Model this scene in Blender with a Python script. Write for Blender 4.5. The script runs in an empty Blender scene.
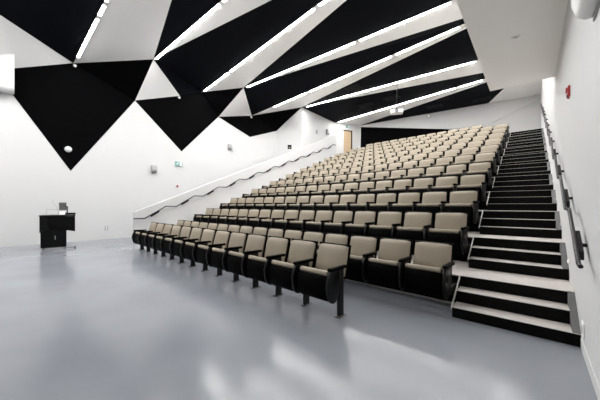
import bpy, bmesh, math, random
from mathutils import Vector, Matrix
random.seed(4)
C = bpy.context.scene.collection
SC = bpy.context.scene

# ------------------------------------------------------------------ camera
H = 1.4                       # lens height
YAW = 0.70717                 # turned left of the aisle direction
F = 272.0                     # focal length in pixels at 600 wide
HOR = 205.32                  # horizon row
cs, sn = math.cos(YAW), math.sin(YAW)

cam_d = bpy.data.cameras.new('camera')
cam = bpy.data.objects.new('camera', cam_d)
C.objects.link(cam)
cam.location = (0, 0, H)
cam.rotation_euler = (math.pi / 2, 0, YAW)
cam_d.sensor_width = 36
cam_d.lens = F / 600 * 36
cam_d.shift_y = (HOR - 200) / 600
cam_d.clip_start = 0.05
SC.camera = cam


def at_z(u, v, z):
    """point of the place seen at photo position (u, v) that lies at height z"""
    d = F * (z - H) / (HOR - v)
    a = (u - 300) / F * d
    return Vector((a * cs - d * sn, a * sn + d * cs, z))


def on_plane(u, v, p, n):
    """point seen at (u, v) on the vertical plane through p=(x,y) with normal n=(x,y)"""
    k = (u - 300) / F
    dx, dy = k * cs - sn, k * sn + cs
    t = (p[0] * n[0] + p[1] * n[1]) / (dx * n[0] + dy * n[1])
    return Vector((dx * t, dy * t, H + (HOR - v) / F * t))


# ------------------------------------------------------------------ materials
def mat(name, col, rough=0.5, metal=0.0, spec=0.5, noise=0.0, scale=20.0, bump=0.0, bscale=200.0, coat=0.0):
    m = bpy.data.materials.new(name)
    m.use_nodes = True
    nt = m.node_tree
    b = nt.nodes['Principled BSDF']
    b.inputs['Base Color'].default_value = (*col, 1)
    b.inputs['Roughness'].default_value = rough
    b.inputs['Metallic'].default_value = metal
    b.inputs['Specular IOR Level'].default_value = spec
    b.inputs['Coat Weight'].default_value = coat
    if noise or bump:
        tc = nt.nodes.new('ShaderNodeTexCoord')
    if noise:
        n = nt.nodes.new('ShaderNodeTexNoise')
        n.inputs['Scale'].default_value = scale
        n.inputs['Detail'].default_value = 4
        r = nt.nodes.new('ShaderNodeMapRange')
        r.inputs['To Min'].default_value = 1 - noise
        r.inputs['To Max'].default_value = 1 + noise
        mx = nt.nodes.new('ShaderNodeMix')
        mx.data_type = 'RGBA'
        mx.blend_type = 'MULTIPLY'
        mx.inputs[0].default_value = 1
        mx.inputs[6].default_value = (*col, 1)
        nt.links.new(tc.outputs['Object'], n.inputs['Vector'])
        nt.links.new(n.outputs['Fac'], r.inputs['Value'])
        nt.links.new(r.outputs['Result'], mx.inputs[7])
        nt.links.new(mx.outputs[2], b.inputs['Base Color'])
    if bump:
        n2 = nt.nodes.new('ShaderNodeTexNoise')
        n2.inputs['Scale'].default_value = bscale
        bp = nt.nodes.new('ShaderNodeBump')
        bp.inputs['Strength'].default_value = bump
        bp.inputs['Distance'].default_value = 0.01
        nt.links.new(tc.outputs['Object'], n2.inputs['Vector'])
        nt.links.new(n2.outputs['Fac'], bp.inputs['Height'])
        nt.links.new(bp.outputs['Normal'], b.inputs['Normal'])
    return m


def emit(name, col, strength):
    m = bpy.data.materials.new(name)
    m.use_nodes = True
    nt = m.node_tree
    nt.nodes.remove(nt.nodes['Principled BSDF'])
    e = nt.nodes.new('ShaderNodeEmission')
    e.inputs['Color'].default_value = (*col, 1)
    e.inputs['Strength'].default_value = strength
    nt.links.new(e.outputs[0], nt.nodes['Material Output'].inputs[0])
    return m


M = {}
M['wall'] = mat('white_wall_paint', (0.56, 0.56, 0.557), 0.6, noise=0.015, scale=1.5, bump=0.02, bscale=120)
M['ceil'] = mat('white_ceiling_paint', (0.85, 0.845, 0.84), 0.7, noise=0.012, scale=2)
M['bulk'] = mat('ceiling_white_brightened', (0.90, 0.89, 0.87), 0.7, noise=0.012, scale=2)  # ceiling white with a lighter colour standing in for bounce light on the bulkhead
M['black'] = mat('black_ceiling_paint', (0.0048, 0.0055, 0.0078), 0.75, spec=0.03, noise=0.1, scale=3)
M['mural'] = mat('black_wall_paint', (0.0007, 0.0008, 0.0011), 0.75, spec=0.03, noise=0.1, scale=3)
M['tread'] = mat('grey_stair_flooring', (0.50, 0.465, 0.435), 0.55, noise=0.10, scale=30)
M['riser'] = mat('black_rubber_riser', (0.0024, 0.0022, 0.0020), 0.6, spec=0.07, noise=0.3, scale=12)
M['nose'] = mat('pale_metal_nosing', (0.50, 0.48, 0.45), 0.45, metal=0.1)
M['curb'] = mat('grey_painted_curb', (0.10, 0.10, 0.10), 0.5, noise=0.05)
M['fabric'] = mat('beige_upholstery', (0.275, 0.236, 0.178), 0.6, spec=0.35, noise=0.06, scale=60, bump=0.12, bscale=350)
M['plastic'] = mat('black_moulded_plastic', (0.0016, 0.0016, 0.0017), 0.5, spec=0.02, noise=0.1, scale=30)
M['panel'] = mat('black_laminate_panel', (0.0035, 0.0035, 0.0035), 0.3, spec=0.2, noise=0.1, scale=20)
M['steel'] = mat('black_steel', (0.003, 0.003, 0.0035), 0.4, metal=0.0, spec=0.35, noise=0.05)
M['plate'] = mat('grey_foot_plate', (0.07, 0.07, 0.07), 0.4, metal=0.3, noise=0.1)
M['rail'] = mat('charcoal_rail', (0.007, 0.007, 0.008), 0.45, spec=0.25, noise=0.05)
M['white'] = mat('white_plastic', (0.78, 0.78, 0.77), 0.4, noise=0.01)
M['ltgrey'] = mat('light_grey_plastic', (0.34, 0.34, 0.34), 0.45, noise=0.03)
M['midgrey'] = mat('mid_grey_metal', (0.14, 0.14, 0.15), 0.4, noise=0.03)
M['vent'] = mat('dark_grey_grille', (0.011, 0.0112, 0.012), 0.7, spec=0.1, noise=0.1)
M['lectern'] = mat('black_lectern_laminate', (0.0015, 0.0015, 0.0017), 0.3, spec=0.15, noise=0.1)
M['wood'] = mat('pale_maple_door', (0.42, 0.31, 0.19), 0.45, noise=0.12, scale=6)
M['red'] = mat('red_plastic', (0.42, 0.012, 0.018), 0.4, noise=0.03)
M['teal'] = mat('green_sign_face', (0.06, 0.27, 0.25), 0.5, noise=0.02)
M['glass'] = mat('dark_lens', (0.01, 0.01, 0.012), 0.1, noise=0.01)
M['lamp'] = emit('led_diffuser', (1.0, 0.99, 0.98), 24)
M['addedlamp'] = emit('added_front_diffuser', (1.0, 0.99, 0.98), 38)  # for the added out-of-view lines, stronger than the visible fittings
M['steplamp'] = emit('step_lamp_lens', (1.0, 0.97, 0.9), 0.35)

# polished floor
fm = mat('polished_grey_floor', (0.20, 0.213, 0.232), 0.2, spec=0.24)
nt = fm.node_tree
b = nt.nodes['Principled BSDF']
tc = nt.nodes.new('ShaderNodeTexCoord')
n1 = nt.nodes.new('ShaderNodeTexNoise'); n1.inputs['Scale'].default_value = 0.9; n1.inputs['Detail'].default_value = 6
cr = nt.nodes.new('ShaderNodeValToRGB')
cr.color_ramp.elements[0].position = 0.3; cr.color_ramp.elements[0].color = (0.185, 0.197, 0.220, 1)
cr.color_ramp.elements[1].position = 0.7; cr.color_ramp.elements[1].color = (0.220, 0.234, 0.258, 1)
n2 = nt.nodes.new('ShaderNodeTexNoise'); n2.inputs['Scale'].default_value = 3.0; n2.inputs['Detail'].default_value = 5
mp = nt.nodes.new('ShaderNodeMapping'); mp.inputs['Scale'].default_value = (1, 0.25, 1)
rr = nt.nodes.new('ShaderNodeMapRange'); rr.inputs['To Min'].default_value = 0.10; rr.inputs['To Max'].default_value = 0.23
bp = nt.nodes.new('ShaderNodeBump'); bp.inputs['Strength'].default_value = 0.03; bp.inputs['Distance'].default_value = 0.02
for a, c in ((tc.outputs['Object'], n1.inputs['Vector']), (n1.outputs['Fac'], cr.inputs['Fac']), (cr.outputs['Color'], b.inputs['Base Color']),
             (tc.outputs['Object'], mp.inputs['Vector']), (mp.outputs['Vector'], n2.inputs['Vector']), (n2.outputs['Fac'], rr.inputs['Value']),
             (rr.outputs['Result'], b.inputs['Roughness']), (n2.outputs['Fac'], bp.inputs['Height']), (bp.outputs['Normal'], b.inputs['Normal'])):
    nt.links.new(a, c)
M['floor'] = fm


# ------------------------------------------------------------------ mesh helpers
class MB:
    def __init__(s):
        s.bm = bmesh.new(); s.mats = []

    def mi(s, m):
        if m not in s.mats: s.mats.append(m)
        return s.mats.index(m)

    def box(s, x0, x1, y0, y1, z0, z1, m=None, bevel=0.0, seg=2, mtx=None):
        r = bmesh.ops.create_cube(s.bm, size=1)
        vs = r['verts']
        for v in vs:
            v.co = Vector(((x0 + x1) / 2 + v.co.x * (x1 - x0), (y0 + y1) / 2 + v.co.y * (y1 - y0), (z0 + z1) / 2 + v.co.z * (z1 - z0)))
        fs = list({f for v in vs for f in v.link_faces})
        return s._fin(vs, fs, m, bevel, seg, mtx)

    def prism(s, prof, x0, x1, m=None, bevel=0.0, seg=2, axis='X', mtx=None):
        """profile (a,b) extruded: axis X -> (y,z); axis Y -> (x,z); axis Z -> (x,y)"""
        def P(a, b, t):
            return {'X': (t, a, b), 'Y': (a, t, b), 'Z': (a, b, t)}[axis]
        A = [s.bm.verts.new(P(a, b, x0)) for a, b in prof]
        B = [s.bm.verts.new(P(a, b, x1)) for a, b in prof]
        n = len(prof)
        fs = [s.bm.faces.new(A), s.bm.faces.new(B[::-1])]
        for i in range(n):
            fs.append(s.bm.faces.new((A[i], B[i], B[(i + 1) % n], A[(i + 1) % n])))
        bmesh.ops.recalc_face_normals(s.bm, faces=fs)
        return s._fin(A + B, fs, m, bevel, seg, mtx)

    def _fin(s, vs, fs, m, bevel, seg, mtx):
        if m is not None:
            i = s.mi(m)
            for f in fs: f.material_index = i
        if mtx is not None:
            for v in vs: v.co = mtx @ v.co
        if bevel:
            es = list({e for f in fs for e in f.edges})
            es = [e for e in es if len(e.link_faces) == 2 and e.calc_face_angle(0) > 0.5]
            bmesh.ops.bevel(s.bm, geom=es, offset=bevel, segments=seg, affect='EDGES', profile=0.5, clamp_overlap=True)

    def poly(s, pts, m=None):
        f = s.bm.faces.new([s.bm.verts.new(p) for p in pts])
        if m is not None: f.material_index = s.mi(m)
        return f

    def tube(s, pts, r, m=None, sides=8):
        pts = [Vector(p) for p in pts]
        rings = []
        for i, p in enumerate(pts):
            t = ((pts[min(i + 1, len(pts) - 1)] - p).normalized() + (p - pts[max(i - 1, 0)]).normalized())
            t.normalize()
            up = Vector((0, 0, 1)) if abs(t.z) < 0.95 else Vector((0, 1, 0))
            a = t.cross(up).normalized(); c = a.cross(t).normalized()
            rings.append([s.bm.verts.new(p + (a * math.cos(q) + c * math.sin(q)) * r) for q in [2 * math.pi * k / sides for k in range(sides)]])
        fs = []
        for A, B in zip(rings, rings[1:]):
            for k in range(sides):
                fs.append(s.bm.faces.new((A[k], A[(k + 1) % sides], B[(k + 1) % sides], B[k])))
        fs.append(s.bm.faces.new(rings[0][::-1])); fs.append(s.bm.faces.new(rings[-1]))
        bmesh.ops.recalc_face_normals(s.bm, faces=fs)
        if m is not None:
            i = s.mi(m)
            for f in fs: f.material_index = i

    def lathe(s, prof, m=None, n=20, mtx=None):
        vs = []
        rings = []
        for r, z in prof:
            rings.append([s.bm.verts.new((r * math.cos(2 * math.pi * k / n), r * math.sin(2 * math.pi * k / n), z)) for k in range(n)])
            vs += rings[-1]
        fs = []
        for A, B in zip(rings, rings[1:]):
            for k in range(n):
                fs.append(s.bm.faces.new((A[k], A[(k + 1) % n], B[(k + 1) % n], B[k])))
        fs.append(s.bm.faces.new(rings[0][::-1])); fs.append(s.bm.faces.new(rings[-1]))
        bmesh.ops.recalc_face_normals(s.bm, faces=fs)
        if m is not None:
            i = s.mi(m)
            for f in fs: f.material_index = i
        if mtx is not None:
            for v in vs: v.co = mtx @ v.co

    def build(s, name, m=None, parent=None, smooth=False, loc=None):
        me = bpy.data.meshes.new(name)
        s.bm.to_mesh(me); s.bm.free()
        for q in (s.mats or [m]): me.materials.append(q)
        if smooth:
            for p in me.polygons: p.use_smooth = True
        o = bpy.data.objects.new(name, me)
        C.objects.link(o)
        if parent: o.parent = parent
        if loc: o.location = loc
        return o


def empty(name, loc=(0, 0, 0), rz=0.0, label=None, cat=None, group=None):
    o = bpy.data.objects.new(name, None)
    o.empty_display_size = 0.1
    C.objects.link(o)
    o.location = loc; o.rotation_euler = (0, 0, rz)
    if label: tag(o, label, cat, group)
    return o


def tag(o, label, cat, group=None):
    o['label'] = label; o['category'] = cat
    if group: o['group'] = group
    return o


def struct(o, label=None):
    o['kind'] = 'structure'
    if label: o['label'] = label
    return o


def copy_tree(o, parent=None):
    c = o.copy(); C.objects.link(c)
    c.parent = parent
    for ch in list(o.children): copy_tree(ch, c)
    return c


def ssmooth(o, ang=40):
    for p in o.data.polygons: p.use_smooth = True
    try:
        o.data.set_sharp_from_angle(angle=math.radians(ang))
    except Exception:
        pass
    return o


# ------------------------------------------------------------------ dimensions of the tiers
R1, RI = 0.1242, 0.14546          # first riser, other risers
ROWD, TRD, YS = 1.15951, 0.26138, 3.83285   # row depth, tread, front of the first step
XL, XW = -0.7666, 0.366           # stair left edge, right wall
TP = math.tan(0.04457)            # the rows are turned this much
XG = -10.85                       # left guard wall face
PITCH = 0.5716
ZTOP = 7.9


def nz(n): return R1 + (n - 1) * RI
def ny(n): return YS + ((n - 1) // 3) * ROWD + ((n - 1) % 3) * TRD
def rowy(y, x): return y - TP * (x - XL)


# plan of the walls
LW_P, LW_D = Vector((-13.5, 0.4)), Vector((0.6, 12.3)).normalized()
LW_N = (LW_D.y, -LW_D.x)
def lw(u, v): return on_plane(u, v, LW_P, LW_N)
def lwy(y): return LW_P.x + (y - LW_P.y) * LW_D.x / LW_D.y

K1 = lw(276.3, 131)                # corner where the left wall turns
K2 = at_z(301.7, 107.3, ZTOP)
K3 = at_z(335, 122.7, ZTOP)
K4 = at_z(360, 125.5, ZTOP)
B0 = at_z(488, 103.5, ZTOP)
bk = (B0.xy - K4.xy).normalized()
K5 = K4.xy + bk * ((XW - K4.x) / bk.x)   # back right corner
YF = -5.5

# ------------------------------------------------------------------ floor and walls
m = MB(); m.box(-15, XW + 0.2, YF - 0.2, 23, -0.1, 0)
struct(m.build('floor', M['floor']))


def wall(name, a, b, h, t=0.2, side=1, mt='wall'):
    a = Vector(a[:2]); b = Vector(b[:2]); d = (b - a).normalized(); n = Vector((d.y, -d.x)) * t * side
    m = MB(); m.prism([tuple(a), tuple(b), tuple(b + n), tuple(a + n)], 0, h, axis='Z')
    return struct(m.build(name, M[mt]))


LWF = (lwy(YF), YF)
WL = wall('wall_left', LWF, K1, 8.6, side=-1)
W2 = wall('wall_left_return', K1, K2, 8.3, side=-1)
W3 = wall('wall_left_upper', K2, K3, 8.3, side=-1)
W4 = wall('wall_left_door', K3, K4, 8.3, side=-1)
WB = wall('wall_back', K4, K5, 8.3, side=-1)
WR = wall('wall_right', (XW, YF), (XW, K5.y + 0.1), 8.3, side=1)
WF = wall('wall_front', (LWF[0] - 0.3, YF), (XW + 0.2, YF), 8.6, side=1)


def panel_poly(name, pts, n, t, mt, parent, label=None):
    """flat painted panel: polygon pts standing t proud of its wall along n"""
    n = Vector((n[0], n[1], 0)).normalized()
    m = MB()
    A = [m.bm.verts.new(Vector(p) + n * t) for p in pts]
    Bv = [m.bm.verts.new(Vector(p) - n * 0.001) for p in pts]
    fs = [m.bm.faces.new(A), m.bm.faces.new(Bv[::-1])]
    for i in range(len(pts)):
        j = (i + 1) % len(pts)
        fs.append(m.bm.faces.new((A[i], Bv[i], Bv[j], A[j])))
    bmesh.ops.recalc_face_normals(m.bm, faces=fs)
    o = m.build(name, M[mt], parent)
    if label: o['label'] = label
    return o


# points of the wall crease
Wm = lw(-5, 71.5); W0 = lw(16.7, 68.3); W1 = lw(73.3, 63.3); W3p = lw(135, 100.7); W4p = lw(180, 96.0)
W5 = lw(201, 92.3); W7 = lw(218.3, 116.9); W8 = lw(251.7, 115.7); W12 = lw(276.3, 131)
H2 = at_z(153.5, 59.3, 7.45); H6 = at_z(243.6, 87.6, 7.45); H9 = K2.copy(); H10 = K3.copy(); H11 = K4.copy()
W1b = lw(128, 75)
nL = (LW_N[0], LW_N[1]) if LW_N[0] > 0 else (-LW_N[0], -LW_N[1])
panel_poly('wall_mural', [lw(-5, 71.5), lw(16, 60), lw(73, 50), lw(140, 50), W3p, lw(70.6, 171), ], nL, 0.008, 'mural', WL)
panel_poly('wall_mural', [W3p, lw(150, 80), lw(201, 75), lw(235, 90), W7, lw(181.5, 151.5)], nL, 0.008, 'mural', WL)
panel_poly('wall_mural', [W7, lw(230, 100), lw(276.2, 100), lw(276.2, 131), lw(250, 137)], nL, 0.008, 'mural', WL)
# the paint carries on round the corner, up to the ceiling ridge
d2 = (K2.xy - K1.xy).normalized(); n2v = (d2.y, -d2.x)
def w2p(u, v): return on_plane(u, v, K1.xy, n2v)
panel_poly('wall_mural', [w2p(276.5, 131), w2p(301.5, 107.3), w2p(301.5, 100), w2p(276.5, 100)], n2v, 0.008, 'mural', W2)

# baseboards
def board(name, a, b, side):
    a = Vector(a[:2]); b = Vector(b[:2]); d = (b - a).normalized(); n = Vector((d.y, -d.x)) * 0.007 * side
    m = MB(); m.prism([tuple(a), tuple(b), tuple(b + n), tuple(a + n)], 0, 0.1, axis='Z')
    return struct(m.build(name, M['wall']))
board('baseboard_left', LWF, K1, 1)
board('baseboard_right', (XW, YF), (XW, YS - 0.02), -1)

# ------------------------------------------------------------------ folded ceiling
V = Vector
Q0 = V((-11.9, 0.35, 7.0)); P0 = V((-8, YF, 7.4)); P1 = V((-3, YF, 7.8)); PR = V((XW, YF, ZTOP))
LWm = V((LWF[0], YF, 5.6))
Q1 = at_z(105, 0, 7.5); R1_ = V((XW, 0.5, ZTOP))
Q2 = at_z(171.7, 0, ZTOP); R2 = V((XW, 1.5, ZTOP))
Q3 = at_z(222, 0, ZTOP); R3 = V((XW, 4.85, ZTOP))
Q4 = at_z(271.7, 0, ZTOP); R4 = V((XW, 6.8, ZTOP))
Q5 = at_z(320, 2.5, ZTOP); R5 = V((XW, 6.85, ZTOP))
Q6 = at_z(346.7, 0, ZTOP); R6 = V((XW, 6.9, ZTOP))
Q7 = at_z(456.7, -1.5, ZTOP); R7 = V((XW, 9.95, ZTOP))
Q8 = at_z(463.3, 18.3, ZTOP); R8 = V((XW, 11.2, ZTOP))
Q9 = at_z(465, 23.3, ZTOP); R9 = V((XW, 11.22, ZTOP))
Q10 = at_z(466.7, 28.3, ZTOP); R10 = V((XW, 11.24, ZTOP))
Q11 = at_z(480, 59.2, ZTOP); R11 = V((XW, 14.9, ZTOP))
Q12 = at_z(483.3, 72.7, ZTOP); R12 = V((XW, 16.3, ZTOP))
Q13 = at_z(486, 78.3, ZTOP); R13 = V((XW, 16.45, ZTOP))
Q14 = at_z(490, 81, ZTOP); R14 = V((XW, 16.6, ZTOP))
Bk = V((B0.x, B0.y, ZTOP)); Q15 = at_z(504, 88.3, ZTOP); KR = V((K5.x, K5.y, ZTOP))

cm = MB()
def facet(pts, mt):
    f = cm.poly(pts, M[mt])
    if len(pts) > 3: bmesh.ops.triangulate(cm.bm, faces=[f])
    return
facet([LWm, Wm, W0, Q0], 'ceil'); facet([W0, W1, Q0], 'ceil'); facet([LWm, Q0, P0], 'ceil')
facet([W1, Q0, Q1], 'black'); facet([Q0, P0, Q1], 'black'); facet([P0, P1, Q1], 'black')
facet([P1, PR, R1_, Q1], 'ceil')
facet([W1, H2, Q2, Q1], 'ceil'); facet([Q1, Q2, R2, R1_], 'ceil')
facet([H2, Q2, Q3], 'black'); facet([Q2, Q3, R3, R2], 'black')
facet([H2, Q3, Q4], 'ceil'); facet([Q3, Q4, R4, R3], 'ceil')
facet([H2, W4p, W5], 'black'); facet([H2, W5, Q5, Q4], 'black'); facet([Q4, Q5, R5, R4], 'black')
facet([W5, H6, Q6, Q5], 'ceil'); facet([Q5, Q6, R6, R5], 'ceil')
facet([H6, Q6, Q7], 'black'); facet([Q6, Q7, R7, R6], 'black')
facet([H6, Q7, Q8], 'ceil'); facet([Q7, Q8, R8, R7], 'ceil')
facet([H6, W8, Q9, Q8], 'black'); facet([Q8, Q9, R9, R8], 'black')
facet([W8, H9, Q10, Q9], 'ceil'); facet([Q9, Q10, R10, R9], 'ceil')
facet([H9, Q10, Q11], 'black'); facet([Q10, Q11, R11, R10], 'black')
facet([H9, Q11, Q12], 'ceil'); facet([Q11, Q12, R12, R11], 'ceil')
facet([H9, H10, Q13, Q12], 'black'); facet([Q12, Q13, R13, R12], 'black')
facet([H10, H11, Q14, Q13], 'ceil'); facet([Q13, Q14, R14, R13], 'ceil')
facet([H11, Bk, Q15, Q14], 'black'); facet([Q14, Q15, R14], 'black')
facet([Bk, KR, R14, Q15], 'ceil')
# slanted drops where the folds come down to the left wall
facet([W1, H2, W3p], 'mural'); facet([H2, W3p, W4p], 'ceil')
facet([W5, H6, W7], 'mural'); facet([H6, W7, W8], 'ceil')
facet([W8, H9, W12], 'mural')
struct(cm.build('ceiling', M['ceil']))
# roof above, closing the room
m = MB(); m.box(-15, XW + 0.2, YF - 0.2, 23, 8.6, 8.7); struct(m.build('ceiling_roof', M['ceil']))

# bulkhead over the stair aisle
m = MB(); m.box(-0.78, XW, YF, 8.0, 4.16, 7.88)
struct(m.build('ceiling_bulkhead', M['bulk']))

# white slanting bulkhead and black recess on the back wall
nB = (bk.y, -bk.x)
def wb(u, v, off=0): return on_plane(u, v, K4.xy, nB)
panel_poly('back_recess_panel', [V((K4.x + .02, K4.y, 4.7)), wb(361, 127), wb(440, 129), wb(484, 131), V((-2.2, (K4.xy + bk * ((-2.2 - K4.x) / bk.x)).y, 4.7))], nB, 0.01, 'mural', WB)
panel_poly('back_bulkhead', [wb(361, 125.6), wb(361, 127), wb(440, 129), wb(484, 127), wb(539, 99.5), wb(539, 98.3), wb(488, 103.5)], nB, 0.06, 'wall', WB)

# ------------------------------------------------------------------ tiers, stairs, guard wall
tm = MB()
for k in range(3, 14):
    z = nz(3 * (k - 2)); yf = ny(3 * (k - 2)); yb = ny(3 * (k - 1)) + 0.02 if k < 13 else 19.9
    xl = XG
    ftop, fris = M['tread'], M['riser']
    y0l, y0r = rowy(yf, xl), rowy(yf, XL)
    y1l, y1r = (rowy(yb, xl), rowy(yb, XL)) if k < 13 else (18.4, 20.7)
    zb = 0
    P = [V((xl, y0l, zb)), V((XL, y0r, zb)), V((XL, y1r, zb)), V((xl, y1l, zb))]
    T = [V((p.x, p.y, z)) for p in P]
    tm.poly(T, ftop)
    for i in range(4):
        j = (i + 1) % 4
        tm.poly([P[i], P[j], T[j], T[i]], fris)
TI = struct(tm.build('floor_seating_tiers'))
# landing by the upper door
m = MB(); m.poly([V((XG, 17.2, nz(33))), V((-11.75, 17.2, nz(33))), V((-11.75, 18.0, nz(33))), V((-10.7, 19.9, nz(33)))], M['tread'])
m.build('door_landing', None, TI)
# pale edge strips
for k in range(2, 14):
    nn = 3 * (k - 2)
    m = MB()
    if k == 2:
        yy, zz = ny(3), 0.0
        prof = [(-0.02, 0.0), (-0.02, 0.014), (0.0, 0.03), (0.0, 0.0)]
        a, bq = V((XG + .9, rowy(yy, XG + .9), 0)), V((XL, yy, 0))
        P = [a + V((0, -.02, 0)), bq + V((0, -.02, 0)), bq, a]
        T = [p + V((0, 0, .022)) for p in P]
    else:
        yy, zz = ny(nn), nz(nn)
        a, bq = V((XG + .02, rowy(yy, XG), zz)), V((XL, yy, zz))
        P = [a + V((0, -.006, -.014)), bq + V((0, -.006, -.014)), bq + V((0, .03, -.014)), a + V((0, .03, -.014))]
        T = [p + V((0, 0, .018)) for p in P]
    m.poly(P[::-1]); m.poly(T)
    for i in range(4):
        j = (i + 1) % 4; m.poly([P[i], P[j], T[j], T[i]])
    m.build('tier_edge_strip', M['nose'], TI)

# right-hand aisle stairs
sm = MB(); CX = 0.305
NS = 33
for n in range(1, NS + 1):
    first = (n - 1) % 3 == 0
    yb = ny(n + 1) if n < NS else 20.9
    xr = XW - 0.002
    z = nz(n)
    P = [V((XL, ny(n), 0)), V((xr, ny(n), 0)), V((xr, yb, 0)), V((XL, yb, 0))]
    T = [V((p.x, p.y, z)) for p in P]
    sm.poly(T, M['tread'])
    sm.poly([P[0], P[1], T[1], T[0]], M['riser'])
    sm.poly([P[3], P[0], T[0], T[3]], M['riser'])
ST = struct(sm.build('floor_aisle_stairs'), 'black-fronted aisle stairs with grey treads along the right wall')
for n in range(1, NS + 1):
    m = MB(); xr = XW - 0.004 if (n - 1) % 3 == 0 and n == 1 else CX
    if (n - 1) % 3 == 2 : xr = XW - 0.004
    m.box(XL, xr, ny(n) - 0.001, ny(n) + 0.030, nz(n) - 0.0025, nz(n) + 0.0025)
    m.build('step_nosing', M['nose'], ST)
# sloped curb along the wall and thin metal edge on the seat side, one pair for each flight
for k in range(11):
    n = 3 * k + 1
    m = MB()
    y0, y1 = ny(n) + 0.0, ny(n + 2)
    z0 = nz(n)
    m.prism([(y0 + .004, z0 - R1 + .01), (y0 + .004, z0 + .005), (y1 + 0.02, nz(n + 2) + .005), (y1 + .02, z0 - R1 + .01)], CX, XW - 0.003)
    m.build('stair_curb', M['curb'], ST)
    m = MB()
    m.prism([(y0 - .008, z0 - .03), (y0 - .008, z0 + .006), (y1 - .008, nz(n + 2) + .006), (y1 - .008, nz(n + 2) - .03)], XL - 0.012, XL)
    m.build('stair_edge_trim', M['nose'], ST)
# left-hand aisle steps between the tiers
lm = MB()
for k in range(11):
    for i in (1, 2):
        n = 3 * k + i
        y0, y1 = rowy(ny(n), XG + .4), rowy(ny(3 * k + 3), XG + .4) + .03
        lm.box(XG + .002, XG + 0.70, y0, y1, max(0.0, nz(n) - .30), nz(n), M['riser'])
LS = struct(lm.build('floor_left_aisle_steps'))

# guard wall beside the left aisle
gm = MB()
gy0, gy1 = 3.55, 16.75
gm.prism([(gy0, 0), (gy0, 1.15), (gy1, 1.15 + 0.407 * (gy1 - gy0)), (gy1, 0)], XG - 0.15, XG, bevel=0.004, seg=1)
struct(gm.build('wall_guard', M['wall']), 'white sloping guard wall beside the left aisle steps')

# ------------------------------------------------------------------ ceiling lights
def strip_along(pts, s0, s1, off, name_lab, lamp='lamp'):
    """one light body following the polyline between arc lengths s0..s1"""
    L = [0]
    for a, b_ in zip(pts, pts[1:]): L.append(L[-1] + (b_ - a).length)
    def at(s):
        for i in range(len(pts) - 1):
            if s <= L[i + 1] or i == len(pts) - 2:
                return pts[i].lerp(pts[i + 1], (s - L[i]) / (L[i + 1] - L[i]))
    A, Bp = at(s0), at(s1)
    d = (Bp - A); ln = d.length; d.normalize()
    side = V((0, 0, 1)).cross(d).normalized()     # towards larger y when d points to +x
    up = d.cross(side).normalized()
    mid = (A + Bp) / 2 + side * off
    root = empty('ceiling_light', mid - V((0, 0, 0.02)), 0, name_lab, 'ceiling light', 'linear ceiling lights')
    mt = Matrix((d, side, up)).transposed().to_4x4()
    m = MB(); m.box(-ln / 2, ln / 2, -0.045, 0.045, -0.020, 0.012, mtx=mt); m.build('light_housing', M['white'], root)
    m = MB(); m.box(-ln / 2 + .02, ln / 2 - .02, -0.038, 0.038, -0.0245, -0.0202, mtx=mt); m.build('light_diffuser', M[lamp], root)
    return root


ORD = ['first', 'second', 'third', 'fourth', 'fifth', 'sixth', 'seventh', 'eighth', 'ninth', 'tenth', 'eleventh', 'twelfth',
       'thirteenth', 'fourteenth', 'fifteenth', 'sixteenth']
def proj_u(p):
    return 300 + F * (p.x * cs + p.y * sn) / (-p.x * sn + p.y * cs)


def arc(pts, u):
    """arc length along the polyline where it passes photo column u"""
    L = 0.0
    for a, b_ in zip(pts, pts[1:]):
        lo, hi = 0.0, 1.0
        if (proj_u(a) - u) * (proj_u(b_) - u) <= 0:
            for _ in range(50):
                mid = (lo + hi) / 2
                if (proj_u(a.lerp(b_, mid)) - u) * (proj_u(a) - u) > 0: lo = mid
                else: hi = mid
            return L + (b_ - a).length * lo
        L += (b_ - a).length
    return L


# each line: name, ridge it follows, start, end, photo columns where one fitting ends and the next begins
lines = [
    ('the line nearest the lectern', [W1, Q1, R1_], 0.55, 6.6, [98], 3.4),
    ('the line starting above the biggest mural', [H2, Q3, R3], 0.12, 8.8, [], 6.2),
    ('the line above the middle mural', [W5, Q5, R5], 0.30, 11.4, [229.7, 318], 3.9),
    ('the line between middle and small murals', [H6, Q7, R7], 0.2, 12.0, [359], 4.5),
    ('the line starting over the smallest mural', [W8, Q9, R9], 1.8, 12.8, [309, 395.3], 4.0),
    ('the line starting at the wall corner', [H9, Q11, R11], 0.4, 11.8, [], 9.6),
    ('the line above the wooden door', [H10, Q13, R13], 0.35, 11.9, [376, 458.5], 4.0),
]
for lab, pts, s0, s1, brk, sg in lines:
    cuts = [s0] + [arc(pts, u) for u in brk]
    while cuts[-1] + sg < s1 - 1.0: cuts.append(cuts[-1] + sg)
    cuts.append(s1)
    vtx = (pts[1] - pts[0]).length
    if s0 < vtx < s1 - .5: cuts = sorted(cuts + [vtx])
    cuts = [c for k, c in enumerate(cuts) if k == 0 or c - cuts[k - 1] > 0.45]
    for i, (a, e) in enumerate(zip(cuts, cuts[1:])):
        strip_along(pts, a, e - 0.17, 0.03, 'added unseen ceiling light, %s piece of %s' % (ORD[i], lab))
# brighter fittings added out of view over the presenter's floor to light the front
for lab, y in (('the line over the open floor', -0.6), ('the line closest to the screen wall', -2.6)):
    pts = [V((-12.2, y, 6.65)), V((-6.4, y, 7.25))]
    for i in range(2):
        strip_along(pts, 0.1 + i * 2.9, 2.9 + i * 2.9, 0.0, 'added unseen ceiling light, %s piece of %s' % (ORD[i], lab), 'addedlamp')

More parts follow.
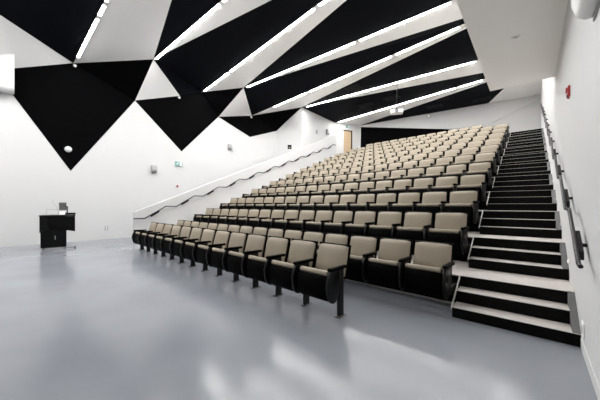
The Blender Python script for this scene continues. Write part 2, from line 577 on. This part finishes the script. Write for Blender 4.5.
# ------------------------------------------------------------------ auditorium seats
def arm_side_panel(mb, x, t):
    prof = [(-0.135, 0.60), (-0.175, 0.53), (-0.200, 0.45), (-0.195, 0.36), (-0.172, 0.275), (-0.13, 0.215), (-0.08, 0.195),
            (-0.03, 0.205), (0.01, 0.245), (0.04, 0.31), (0.065, 0.43), (0.085, 0.60)]
    mb.prism(prof, x - t / 2, x + t / 2, bevel=0.006, seg=2)


def add_standard(root, x, floor_leg, end=False):
    m = MB()
    if floor_leg:
        m.box(x - 0.02, x + 0.02, 0.035, 0.135, 0.008, 0.60, bevel=0.006)
    else:
        m.box(x - 0.02, x + 0.02, 0.035, 0.125, 0.21, 0.60, bevel=0.006)
        m.box(x - 0.02, x + 0.02, 0.10, 0.388, 0.24, 0.31, bevel=0.006)
        m.box(x - 0.05, x + 0.05, 0.386, 0.396, 0.21, 0.34)
    m.build('leg', M['steel'], root)
    if floor_leg:
        m = MB(); m.box(x - 0.035, x + 0.035, 0.0, 0.17, 0.0, 0.010, bevel=0.003)
        for by in (0.015, 0.153): m.lathe([(0.012, 0.009), (0.012, 0.018), (0.004, 0.02)], n=8, mtx=Matrix.Translation((x, by, 0)))
        m.build('foot_plate', M['plate'], root)
    m = MB(); arm_side_panel(m, x, 0.045 if not end else 0.035); ssmooth(m.build('side_panel', M['panel'], root))
    m = MB()
    m.prism([(-0.155, 0.612), (-0.145, 0.594), (0.21, 0.594), (0.21, 0.630), (-0.13, 0.636), (-0.15, 0.630)], x - 0.03, x + 0.03, bevel=0.008)
    ssmooth(m.build('armrest', M['plastic'], root))


def make_seat(floor_leg, left_std):
    root = empty('auditorium_seat')
    w = 0.25
    # upholstered back, crowned a little across its width
    m = MB()
    nx, nyy = 8, 6
    def bp_(i, j, front):
        x = -w + 2 * w * i / nx; t = j / nyy
        y = 0.245 + 0.105 * t; z = 0.46 + 0.39 * t
        e = (1 - abs(2 * i / nx - 1) ** 4) * (1 - abs(2 * t - 1) ** 6)
        if front: y -= 0.022 + 0.03 * e
        cut = 0.018 * (abs(2 * i / nx - 1) ** 6) * t ** 6
        return V((x, y, z - cut))
    Fv = [[m.bm.verts.new(bp_(i, j, True)) for j in range(nyy + 1)] for i in range(nx + 1)]
    Bv = [[m.bm.verts.new(bp_(i, j, False)) for j in range(nyy + 1)] for i in range(nx + 1)]
    for i in range(nx):
        for j in range(nyy):
            m.bm.faces.new((Fv[i][j], Fv[i + 1][j], Fv[i + 1][j + 1], Fv[i][j + 1]))
            m.bm.faces.new((Bv[i][j], Bv[i][j + 1], Bv[i + 1][j + 1], Bv[i + 1][j]))
    for j in range(nyy):
        m.bm.faces.new((Fv[0][j], Fv[0][j + 1], Bv[0][j + 1], Bv[0][j])); m.bm.faces.new((Fv[nx][j], Bv[nx][j], Bv[nx][j + 1], Fv[nx][j + 1]))
    for i in range(nx):
        m.bm.faces.new((Fv[i][0], Bv[i][0], Bv[i + 1][0], Fv[i + 1][0])); m.bm.faces.new((Fv[i][nyy], Fv[i + 1][nyy], Bv[i + 1][nyy], Bv[i][nyy]))
    bmesh.ops.recalc_face_normals(m.bm, faces=m.bm.faces[:])
    ssmooth(m.build('backrest', M['fabric'], root), 60)
    # moulded shell behind it
    m = MB()
    m.prism([(0.226, 0.43), (0.242, 0.43), (0.345, 0.862), (0.358, 0.866), (0.385, 0.86), (0.385, 0.85), (0.275, 0.43)], -w - 0.013, w + 0.013, bevel=0.006, seg=2)
    ssmooth(m.build('back_shell', M['plastic'], root))
    # tipped-up seat: cushion on a bulging black pan
    m = MB()
    m.prism([(-0.125, 0.548), (-0.112, 0.580), (-0.085, 0.588), (0.18, 0.492), (0.20, 0.47), (0.19, 0.43), (-0.11, 0.525)], -0.232, 0.232, bevel=0.016, seg=3)
    ssmooth(m.build('seat_cushion', M['fabric'], root))
    m = MB()
    m.prism([(-0.132, 0.528), (-0.158, 0.44), (-0.158, 0.34), (-0.135, 0.255), (-0.09, 0.205), (-0.02, 0.205), (0.06, 0.25), (0.15, 0.34), (0.19, 0.428)], -0.238, 0.238, bevel=0.014, seg=2)
    ssmooth(m.build('seat_pan', M['plastic'], root))
    add_standard(root, PITCH / 2, floor_leg, True)
    if left_std: add_standard(root, -PITCH / 2, floor_leg, True)
    return root


protos = {}
def get_seat(floor_leg, left_std):
    key = (floor_leg, left_std)
    if key not in protos:
        protos[key] = make_seat(*key); return protos[key]
    return copy_tree(protos[key])


RZ = -math.atan(TP)
P1 = PITCH * 1.012
def nth(i): return ORD[i]
# front row, on legs on the open floor
for i in range(13):
    x = -1.8515 - P1 * (i + 0.5)
    y = 2.8675 - TP * (x + 1.8515)
    o = get_seat(True, i == 12)
    o.location = (x, y, 0); o.rotation_euler = (0, 0, RZ)
    where = 'at the stair end' if i == 0 else ('at its far end' if i == 12 else '%s from its stair end' % nth(i))
    tag(o, 'beige folding seat in the front row on black floor legs, %s' % where, 'seat', 'tiered lecture hall seats')
ROWN = {2: 'second', 3: 'third', 4: 'fourth', 5: 'fifth', 6: 'sixth', 7: 'seventh', 8: 'eighth', 9: 'ninth', 10: 'tenth', 11: 'eleventh', 12: 'twelfth', 13: 'topmost'}
for k in range(2, 14):
    z = 0.0 if k == 2 else nz(3 * (k - 2))
    i0, cnt = (0, 16)
    if k == 12: cnt = 15
    if k == 13: i0, cnt = 2, 14
    for i in range(i0, cnt):
        x = -0.838 - PITCH * (i + 0.5)
        y = rowy(ny(3 * (k - 1)), x) - 0.402
        if k == 13: y = rowy(ny(33) + ROWD, x) - 0.402
        last = i == cnt - 1
        o = get_seat(k == 13, last)
        o.location = (x, y, z); o.rotation_euler = (0, 0, RZ)
        if i == i0: where = 'at the stair end'
        elif last: where = 'last at the far end'
        else: where = '%s from its stair end' % nth(i - i0)
        tag(o, 'beige folding seat in the %s row %s, %s' % (ROWN[k], 'of tiers' if k == 13 else 'from the floor', where), 'seat', 'tiered lecture hall seats')

# ------------------------------------------------------------------ handrails
def handrail(x, wall_x, ystart, rows, label, y_pre, ybase, p0, p1, rad):
    root = empty('handrail', (x, ystart, 0), 0, label, 'handrail', 'stair handrails')
    pts = [V((0, y_pre - ystart, 0.924))]
    lo, hi = 0.26, 1.01
    segs = []
    for k in range(rows):
        y0 = ybase + k * ROWD - ystart; z0 = 0.924 + k * 0.43638
        pts.append(V((0, y0 + lo, z0))); pts.append(V((0, y0 + hi, z0 + 0.43638)))
        segs.append((y0 + lo, z0))
    pts.append(V((0, ybase + rows * ROWD - ystart + 0.2, 0.924 + rows * 0.43638)))
    m = MB(); m.tube(pts, rad, sides=10); ssmooth(m.build('rail', M['rail'], root), 50)
    sx = 1 if wall_x > x else -1
    wx = (wall_x - x)
    sl = 0.43638 / (hi - lo)
    for (y0, z0) in segs:
        a, b_ = y0 + p0, y0 + p1
        m = MB()
        xa, xb = sorted((wx * 0.10, wx * 0.60))
        m.prism([(a, z0 + (a - y0) * sl - 0.085), (b_, z0 + (b_ - y0) * sl - 0.085), (b_, z0 + (b_ - y0) * sl - 0.012), (a, z0 + (a - y0) * sl - 0.012)], xa, xb, bevel=0.004, seg=1)
        q = (a + b_) / 2; qz = z0 + (q - y0) * sl - 0.05
        xc, xd = sorted((wx * 0.59, wx * 0.98))
        m.box(xc, xd, q - .015, q + .015, qz - .015, qz + .015)
        m.build('rail_bracket', M['rail'], root)
    return root
handrail(-10.76, XG, 3.55, 11, 'black stepped handrail on the white guard wall by the left aisle', 3.50, 3.61, 0.22, 0.52, 0.02)
handrail(0.285, XW, 3.0, 11, 'black stepped handrail on the right wall above the aisle stairs', 3.02, 2.89, 0.16, 0.44, 0.016)

# ------------------------------------------------------------------ lectern and what stands on it
LRZ = math.radians(80)
LL = V((-11.78, 1.63, 0))
lec = empty('lectern', LL, LRZ, 'black lectern with a slanted front panel beside the left wall', 'lectern')
m = MB(); m.box(-0.41, 0.20, -0.28, 0.28, 0.06, 0.60, bevel=0.008); m.build('cabinet', M['lectern'], lec)
for dx in (-0.40, -0.09):
    m = MB(); m.box(dx, dx + 0.28, -0.30, -0.281, 0.10, 0.57, bevel=0.004); d = m.build('cabinet_door', M['lectern'], lec)
m = MB(); m.box(-0.075, -0.055, -0.318, -0.298, 0.32, 0.44, bevel=0.003); m.build('door_handle', M['ltgrey'], d)
m = MB(); m.box(-0.43, -0.39, -0.32, 0.30, 0.55, 1.06, bevel=0.006); m.build('side_column', M['lectern'], lec)
m = MB()
m.prism([(-0.39, 0.62), (-0.39, 1.055), (-0.22, 1.055), (-0.27, 0.85), (-0.22, 0.62)], -0.31, -0.27, axis='Y', bevel=0.004); m.build('curved_side_panel', M['panel'], lec)
m = MB(); m.prism([(-0.24, 1.055), (0.42, 1.055), (0.42, 0.55), (0.20, 0.60), (-0.24, 0.90)], -0.345, -0.315, axis='Y', bevel=0.004); m.build('front_panel', M['lectern'], lec)
m = MB(); m.box(-0.44, 0.43, -0.36, 0.34, 1.058, 1.09, bevel=0.006); m.build('desktop', M['lectern'], lec)
m = MB(); m.box(0.16, 0.43, 0.26, 0.32, 1.09, 1.15, bevel=0.006); m.build('desk_rim', M['lectern'], lec)
m = MB(); m.box(-0.37, 0.18, -0.22, 0.22, 0.60, 1.056); m.build('upper_body', M['lectern'], lec)
m = MB(); m.box(0.20, 0.44, -0.30, -0.26, 0.02, 0.045, bevel=0.004); m.box(0.40, 0.44, -0.30, 0.0, 0.02, 0.045, bevel=0.004); m.build('foot_bar', M['midgrey'], lec)
for cx in (-0.36, 0.15):
    for cy in (-0.22, 0.22):
        m = MB(); m.lathe([(0.028, -0.015), (0.03, -0.01), (0.03, 0.01), (0.028, 0.015)], n=14, mtx=Matrix.Translation((cx, cy, 0.03)) @ Matrix.Rotation(math.pi / 2, 4, 'Y'))
        m.box(cx - 0.012, cx + 0.012, cy - 0.02, cy + 0.02, 0.03, 0.062); m.build('caster', M['midgrey'], lec)


def on_lectern(x, y): 
    return LL + V((x * math.cos(LRZ) - y * math.sin(LRZ), x * math.sin(LRZ) + y * math.cos(LRZ), 1.0905))
mon = empty('monitor', on_lectern(0.13, 0.0), LRZ + math.radians(8), 'small grey monitor on an arm standing on the lectern', 'monitor')
m = MB(); m.box(-0.12, 0.07, -0.06, -0.03, 0.14, 0.40, bevel=0.006, mtx=Matrix.Rotation(math.radians(-8), 4, 'X')); m.build('screen_housing', M['midgrey'], mon)
m = MB(); m.box(-0.11, 0.06, -0.064, -0.058, 0.16, 0.38, mtx=Matrix.Rotation(math.radians(-8), 4, 'X')); m.build('screen', M['plate'], mon)
m = MB(); m.tube([(0.09, 0, 0.0), (0.09, 0, 0.26), (0.02, -0.015, 0.28)], 0.022); m.build('monitor_arm', M['steel'], mon)
m = MB(); m.lathe([(0.07, 0.0), (0.07, 0.012), (0.03, 0.02)], mtx=Matrix.Translation((0.09, 0, 0))); m.build('monitor_base', M['steel'], mon)
dc = empty('paper_holder', on_lectern(-0.14, -0.02) + V((0, 0, 0.004)), LRZ, 'thin wire stand left of the grey monitor on the lectern', 'stand')
m = MB(); m.tube([(-0.15, 0, 0.0), (-0.15, 0, 0.17), (0.10, 0, 0.17), (0.17, 0, 0.05)], 0.008); m.build('wire_frame', M['ltgrey'], dc)
m = MB(); m.tube([(0.14, 0.02, 0.0), (0.12, 0.02, 0.20), (-0.02, 0.05, 0.46)], 0.006); m.build('lamp_stem', M['ltgrey'], dc)
pt = empty('control_box', on_lectern(0.09, -0.14), LRZ, 'small white box below the grey monitor on the lectern', 'box')
m = MB(); m.prism([(-0.06, 0), (0.06, 0), (0.06, 0.10), (-0.06, 0.03)], -0.07, 0.07, bevel=0.006); m.build('box_body', M['white'], pt)
m = MB(); m.box(-0.065, -0.025, -0.055, 0.055, 0.07, 0.11, bevel=0.01); m.build('box_lid', M['white'], pt)

# ------------------------------------------------------------------ projector on its ceiling pole
pj_p = V((-5.35, 14.0, 6.25))
pj = empty('projector', pj_p, math.radians(25), 'white projector hanging on a thin pole above the upper rows', 'projector')
m = MB(); m.box(-0.30, 0.30, -0.20, 0.20, -0.10, 0.09, bevel=0.04, seg=3); ssmooth(m.build('projector_body', M['white'], pj))
m = MB(); m.lathe([(0.085, 0), (0.085, 0.05), (0.065, 0.06), (0.06, 0.03)], n=24, mtx=Matrix.Translation((-0.04, -0.19, 0.0)) @ Matrix.Rotation(math.pi / 2, 4, 'X')); ssmooth(m.build('lens', M['glass'], pj))
m = MB(); m.tube([(0, 0, 0.085), (0, 0, 7.89 - pj_p.z)], 0.013); m.build('ceiling_pole', M['steel'], pj)
m = MB(); m.box(-0.1, 0.1, -0.1, 0.1, 7.875 - pj_p.z, 7.897 - pj_p.z); m.build('ceiling_plate', M['steel'], pj)

# ------------------------------------------------------------------ fittings on the walls
def rot_from_normal(n): return math.atan2(n[1], n[0]) + math.pi / 2   # local -y points along n

rzL = rot_from_normal(nL)
# big white box high on the left wall
p = lw(4, 93)
bx = empty('wall_speaker', (p.x, p.y, p.z), rzL, 'big white box mounted high on the left wall over the lectern', 'speaker')
m = MB(); m.prism([(0.0, 0.0), (-0.40, 0.0), (-0.48, 0.10), (-0.48, 1.22), (-0.42, 1.30), (0.0, 1.34)], -1.0, 0.24, bevel=0.035, seg=3); ssmooth(m.build('speaker_cabinet', M['white'], bx))
m = MB(); m.box(-0.95, 0.15, -0.492, -0.478, 0.14, 1.18, bevel=0.006); m.build('speaker_grille', M['white'], bx)

def wall_sensor(name, u, v, plane, n, sx, sz, dep, label, cat, bodym='ltgrey', group=None):
    p = plane(u, v)
    o = empty(name, p, rot_from_normal(n), label, cat, group)
    m = MB(); m.prism([(0, -sz / 2), (-dep * .7, -sz / 2), (-dep, -sz * .15), (-dep * .8, sz / 2), (0, sz / 2)], -sx / 2, sx / 2, bevel=min(sx, sz) * .1, seg=2)
    ssmooth(m.build('housing', M[bodym], o))
    m = MB(); m.box(-sx * .38, sx * .38, -dep * .95, -dep * .6, -sz * .49, -sz * .28, bevel=sx * .03); m.build('front_grille', M['midgrey'], o)
    return o
wall_sensor('wall_speaker', 153.6, 169, lw, nL, 0.24, 0.32, 0.16, 'small light grey wall speaker left of the green exit sign', 'speaker')
wall_sensor('wall_speaker', 229.3, 147, lw, nL, 0.22, 0.30, 0.16, 'small light grey wall speaker between the two pointed black murals', 'speaker')
d3 = (K3.xy - K2.xy).normalized(); n3 = (d3.y, -d3.x)
def w3p(u, v): return on_plane(u, v, K2.xy, n3)
wall_sensor('wall_speaker', 327, 132.3, w3p, n3, 0.30, 0.40, 0.16, 'small light grey wall speaker left of the wooden door', 'speaker')
p = w3p(316.6, 132)
o = empty('wall_sensor', p, rot_from_normal(n3), 'tiny white wall sensor left of the speaker near the door', 'sensor')
m = MB(); m.box(-.09, .09, -.05, 0, -.14, .14, bevel=.015); m.build('sensor_housing', M['ltgrey'], o)
# black square sign on the return wall
p = w2p(289.6, 147)
o = empty('wall_sign', p, rot_from_normal(n2v), 'small black square sign on the grey return wall', 'sign')
m = MB(); m.box(-.13, .13, -.02, 0, -.14, .14, bevel=.004); m.build('sign_plate', M['panel'], o)
m = MB(); m.box(-.05, .05, -.024, -.019, -.07, -.02); m.build('sign_mark', M['ltgrey'], o)

# white dome on the biggest mural
p = lw(68.2, 149.3)
o = empty('wall_dome', p, rzL, 'round white dome on the biggest black mural', 'dome light')
m = MB(); m.lathe([(0.10, 0), (0.10, 0.03), (0.085, 0.075), (0.05, 0.10), (0.012, 0.108)], n=24, mtx=Matrix.Rotation(math.pi / 2, 4, 'X')); ssmooth(m.build('dome_cover', M['white'], o), 60)
m = MB(); m.lathe([(0.115, 0), (0.115, 0.015), (0.1, 0.02)], n=24, mtx=Matrix.Rotation(math.pi / 2, 4, 'X')); m.build('dome_base', M['ltgrey'], o)

# green running-man exit sign
def exit_sign(p, rz, s, label):
    o = empty('exit_sign', p, rz, label, 'exit sign', 'green exit signs')
    m = MB(); m.box(-.19 * s, .19 * s, -.04, 0, -.12 * s, .12 * s, bevel=.006); m.build('sign_box', M['white'], o)
    m = MB(); m.box(-.18 * s, .18 * s, -.046, -.039, -.11 * s, .11 * s); fc = m.build('sign_face', M['teal'], o)
    m = MB()
    # doorway
    m.box(.03 * s, .15 * s, -.050, -.045, -.09 * s, .09 * s)
    m.build('doorway_mark', M['white'], fc)
    m = MB()
    m.lathe([(.018 * s, -.002), (.018 * s, .002)], n=12, mtx=Matrix.Translation((-.055 * s, -.048, .065 * s)) @ Matrix.Rotation(math.pi / 2, 4, 'X'))
    for pa, pb in (((-.065, .045), (-.085, -.015)), ((-.085, -.015), (-.04, -.04)), ((-.04, -.04), (-.05, -.09)), ((-.085, -.015), (-.12, -.045)), ((-.12, -.045), (-.15, -.04)),
                   ((-.065, .04), (-.03, .01)), ((-.03, .01), (.005, .02)), ((-.068, .04), (-.11, .03)), ((-.11, .03), (-.125, -.002))):
        m.tube([(pa[0] * s, -.048, pa[1] * s), (pb[0] * s, -.048, pb[1] * s)], .011 * s, sides=6)
    m.build('running_figure_mark', M['white'], fc)
    return o
exit_sign(lw(178.6, 164), rzL, 1.0, 'green exit sign on the white wall below the middle black mural')
# fire call point
p = lw(177.4, 186.2)
o = empty('fire_call_point', p, rzL, 'tiny red fire call point below the exit sign', 'fire alarm')
m = MB(); m.box(-.035, .035, -.04, 0, -.05, .05, bevel=.006); m.build('call_point_box', M['red'], o)
m = MB(); m.box(-.022, .022, -.046, -.039, -.02, .02); m.build('call_point_face', M['panel'], o)
# outlet
p = lw(106.4, 228.3)
o = empty('wall_outlet', p, rzL, 'white wall outlet low on the left wall right of the lectern', 'outlet')
m = MB(); m.box(-.06, .06, -.012, 0, -.09, .09, bevel=.004); m.build('cover_plate', M['ltgrey'], o)
for dz in (-.04, .04):
    m = MB(); m.box(-.025, .025, -.016, -.011, dz - .02, dz + .02, bevel=.003); m.build('socket', M['white'], o)
# small pins at the fold tips
for (u, v, q, lab) in ((74.5, 66, None, 'tiny white sensor at the fold tip above the biggest mural'), (178.5, 97.6, None, 'tiny white sensor on the fold above the middle mural'),
                       (250.6, 117.2, None, 'tiny white sensor at the fold tip near the wall corner')):
    p = lw(u, v)
    o = empty('wall_sensor', p + V((nL[0], nL[1], 0)) * .02, rzL, lab, 'sensor', 'tiny wall sensors')
    m = MB(); m.box(-.05, .05, -.10, 0, -.03, .03, bevel=.012); m.build('sensor_arm', M['white'], o)
    m = MB(); m.lathe([(.045, 0), (.045, .03), (.03, .045)], n=14, mtx=Matrix.Translation((0, -.08, -.03)) @ Matrix.Rotation(math.pi, 4, 'X')); m.build('sensor_head', M['white'], o)

# right wall: strobe, round-bottomed speaker, outlet, step lamps
o = empty('fire_alarm_strobe', (XW, 4.92, 2.86), -math.pi / 2, 'red fire alarm strobe on the right wall', 'fire alarm')
m = MB(); m.box(-.065, .065, -.022, 0, -.072, .072, bevel=.006); m.build('strobe_plate', M['red'], o)
m = MB(); m.box(-.035, .035, -.040, -.021, -.005, .055, bevel=.006); m.build('strobe_lens', M['red'], o)
m = MB(); m.box(-.03, .03, -.032, -.021, -.066, -.035, bevel=.004); m.build('strobe_base', M['panel'], o)
o = empty('wall_speaker', (XW, 2.84, 3.06), -math.pi / 2, 'white round-bottomed wall speaker high on the right wall', 'speaker')
m = MB(); m.prism([(0, -.22), (-.06, -.22), (-.105, -.18), (-.132, -.09), (-.135, .25), (0, .25)], -.22, .22, bevel=.02, seg=3); ssmooth(m.build('speaker_cabinet', M['white'], o))
m = MB(); m.box(-.235, .235, -.012, 0, -.24, .28, bevel=.004); m.build('back_plate', M['ltgrey'], o)
o = empty('wall_outlet', (XW, 3.66, 0.235), -math.pi / 2, 'white wall outlet beside the bottom stair on the right wall', 'outlet')
m = MB(); m.box(-.06, .06, -.012, 0, -.07, .07, bevel=.004); m.build('cover_plate', M['white'], o)
m = MB(); m.box(-.03, .03, -.016, -.011, -.035, .035, bevel=.003); m.build('socket', M['ltgrey'], o)
for k in range(1, 8):
    n = 3 * k + 1
    o = empty('step_light', (XW, ny(n) + 0.05, nz(n) + .10), -math.pi / 2, 'small lit step lamp on the right wall beside the %s upper stair flight' % ORD[k], 'step light', 'step lights on the right wall')
    m = MB(); m.box(-.04, .04, -.010, 0, -.028, .028, bevel=.003); m.build('lamp_frame', M['white'], o)
    m = MB(); m.box(-.030, .030, -.013, -.009, -.019, .019); m.build('lamp_lens', M['steplamp'], o)

# ------------------------------------------------------------------ wooden door on the slanted wall
d4 = (K4.xy - K3.xy).normalized(); n4 = (d4.y, -d4.x)
def w4p(u, v): return on_plane(u, v, K3.xy, n4)
a, b_ = w4p(343.6, 130), w4p(352.0, 131.5)
wd = (b_ - a).xy.length
dr = empty('door_1', ((a.x + b_.x) / 2, (a.y + b_.y) / 2, nz(33)), rot_from_normal(n4))
dr['kind'] = 'structure'; dr['label'] = 'pale wooden door in a dark frame at the top of the left aisle'
hd = a.z - nz(33)
m = MB(); m.box(-wd / 2, wd / 2 - .10, -.03, 0, 0, hd - .08, bevel=.004); m.build('door_leaf', M['wood'], dr)
m = MB()
m.box(-wd / 2 - .02, wd / 2, -.05, 0, hd - .08, hd); m.box(wd / 2 - .10, wd / 2, -.05, 0, 0, hd - .08)
m.build('door_frame', M['panel'], dr)
m = MB(); m.box(-wd / 2 + .08, -wd / 2 + .2, -.08, -.03, 1.0, 1.04, bevel=.006); m.build('door_handle', M['ltgrey'], dr)
exit_sign(w4p(347.6, 126.7), rot_from_normal(n4), 1.0, 'green exit sign above the wooden door')

# ------------------------------------------------------------------ ceiling fittings
def ceil_panel(u, v, sx, sy, rz, lab):
    p = at_z(u, v, ZTOP)
    o = empty('ceiling_vent', p - V((0, 0, .012)), rz, lab, 'vent', 'dark ceiling vents')
    m = MB(); m.box(-sx / 2, sx / 2, -sy / 2, sy / 2, -.02, 0); m.build('vent_frame', M['vent'], o)
    m = MB()
    for i in range(6):
        y = -sy / 2 + sy * (i + .5) / 6
        m.box(-sx / 2 + .04, sx / 2 - .04, y - sy * .05, y + sy * .05, -.032, -.02)
    m.build('vent_slats', M['vent'], o)
for u, v, lab in ((352, 87.5, 'dark grey vent in the black ceiling right of the white wall corner'), (391.5, 97.3, 'dark grey vent in the black ceiling above the projector'),
                  (366, 104.5, 'dark grey vent in the black ceiling between door and projector'), (350.5, 113.2, 'dark grey vent in the black ceiling nearest the wooden door'),
                  (434, 106, 'dark grey vent in the black ceiling right of the projector'), (443, 99, 'small dark grey vent beside the lamp line right of the projector'),
                  (481, 98.8, 'dark grey vent in the black ceiling above the aisle stair top')):
    ceil_panel(u, v, 0.9 if 'small' not in lab else 0.6, 0.6 if 'small' not in lab else .35, 0, lab)
p = wb(429, 116.5) + V((nB[0], nB[1], 0)) * .07
o = empty('ceiling_sensor', p, rot_from_normal(nB), 'round white sensor on the sloping white back bulkhead', 'sensor')
m = MB(); m.lathe([(0.12, 0), (0.12, 0.04), (0.08, 0.09), (.03, .11)], n=20, mtx=Matrix.Rotation(math.pi / 2, 4, 'X')); ssmooth(m.build('sensor_cover', M['white'], o), 60)
m = MB(); m.lathe([(0.15, 0), (0.15, 0.02), (0.13, 0.025)], n=20, mtx=Matrix.Rotation(math.pi / 2, 4, 'X')); m.build('sensor_base', M['midgrey'], o)
p = at_z(515.5, 36.5, 4.16)
o = empty('ceiling_sensor', p, math.radians(10), 'small white sensor plate under the bulkhead above the stairs', 'sensor')
m = MB(); m.box(-.06, .06, -.025, .025, -.015, 0, bevel=.004); m.build('sensor_plate', M['white'], o)
m = MB(); m.box(-.03, .03, -.01, .01, -.022, -.014, bevel=.003); m.build('sensor_window', M['ltgrey'], o)

# ------------------------------------------------------------------ world and view
w = bpy.data.worlds.new('world'); SC.world = w; w.use_nodes = True
w.node_tree.nodes['Background'].inputs[0].default_value = (0.5, 0.5, 0.5, 1)
w.node_tree.nodes['Background'].inputs[1].default_value = 0.2
SC.view_settings.view_transform = 'Standard'
SC.view_settings.look = 'None'
SC.view_settings.exposure = 2.55
SC.view_settings.gamma = 1
SC.view_settings.use_curve_mapping = False
SC.cycles.use_denoising = True
SC.cycles.max_bounces = 8
SC.cycles.diffuse_bounces = 6
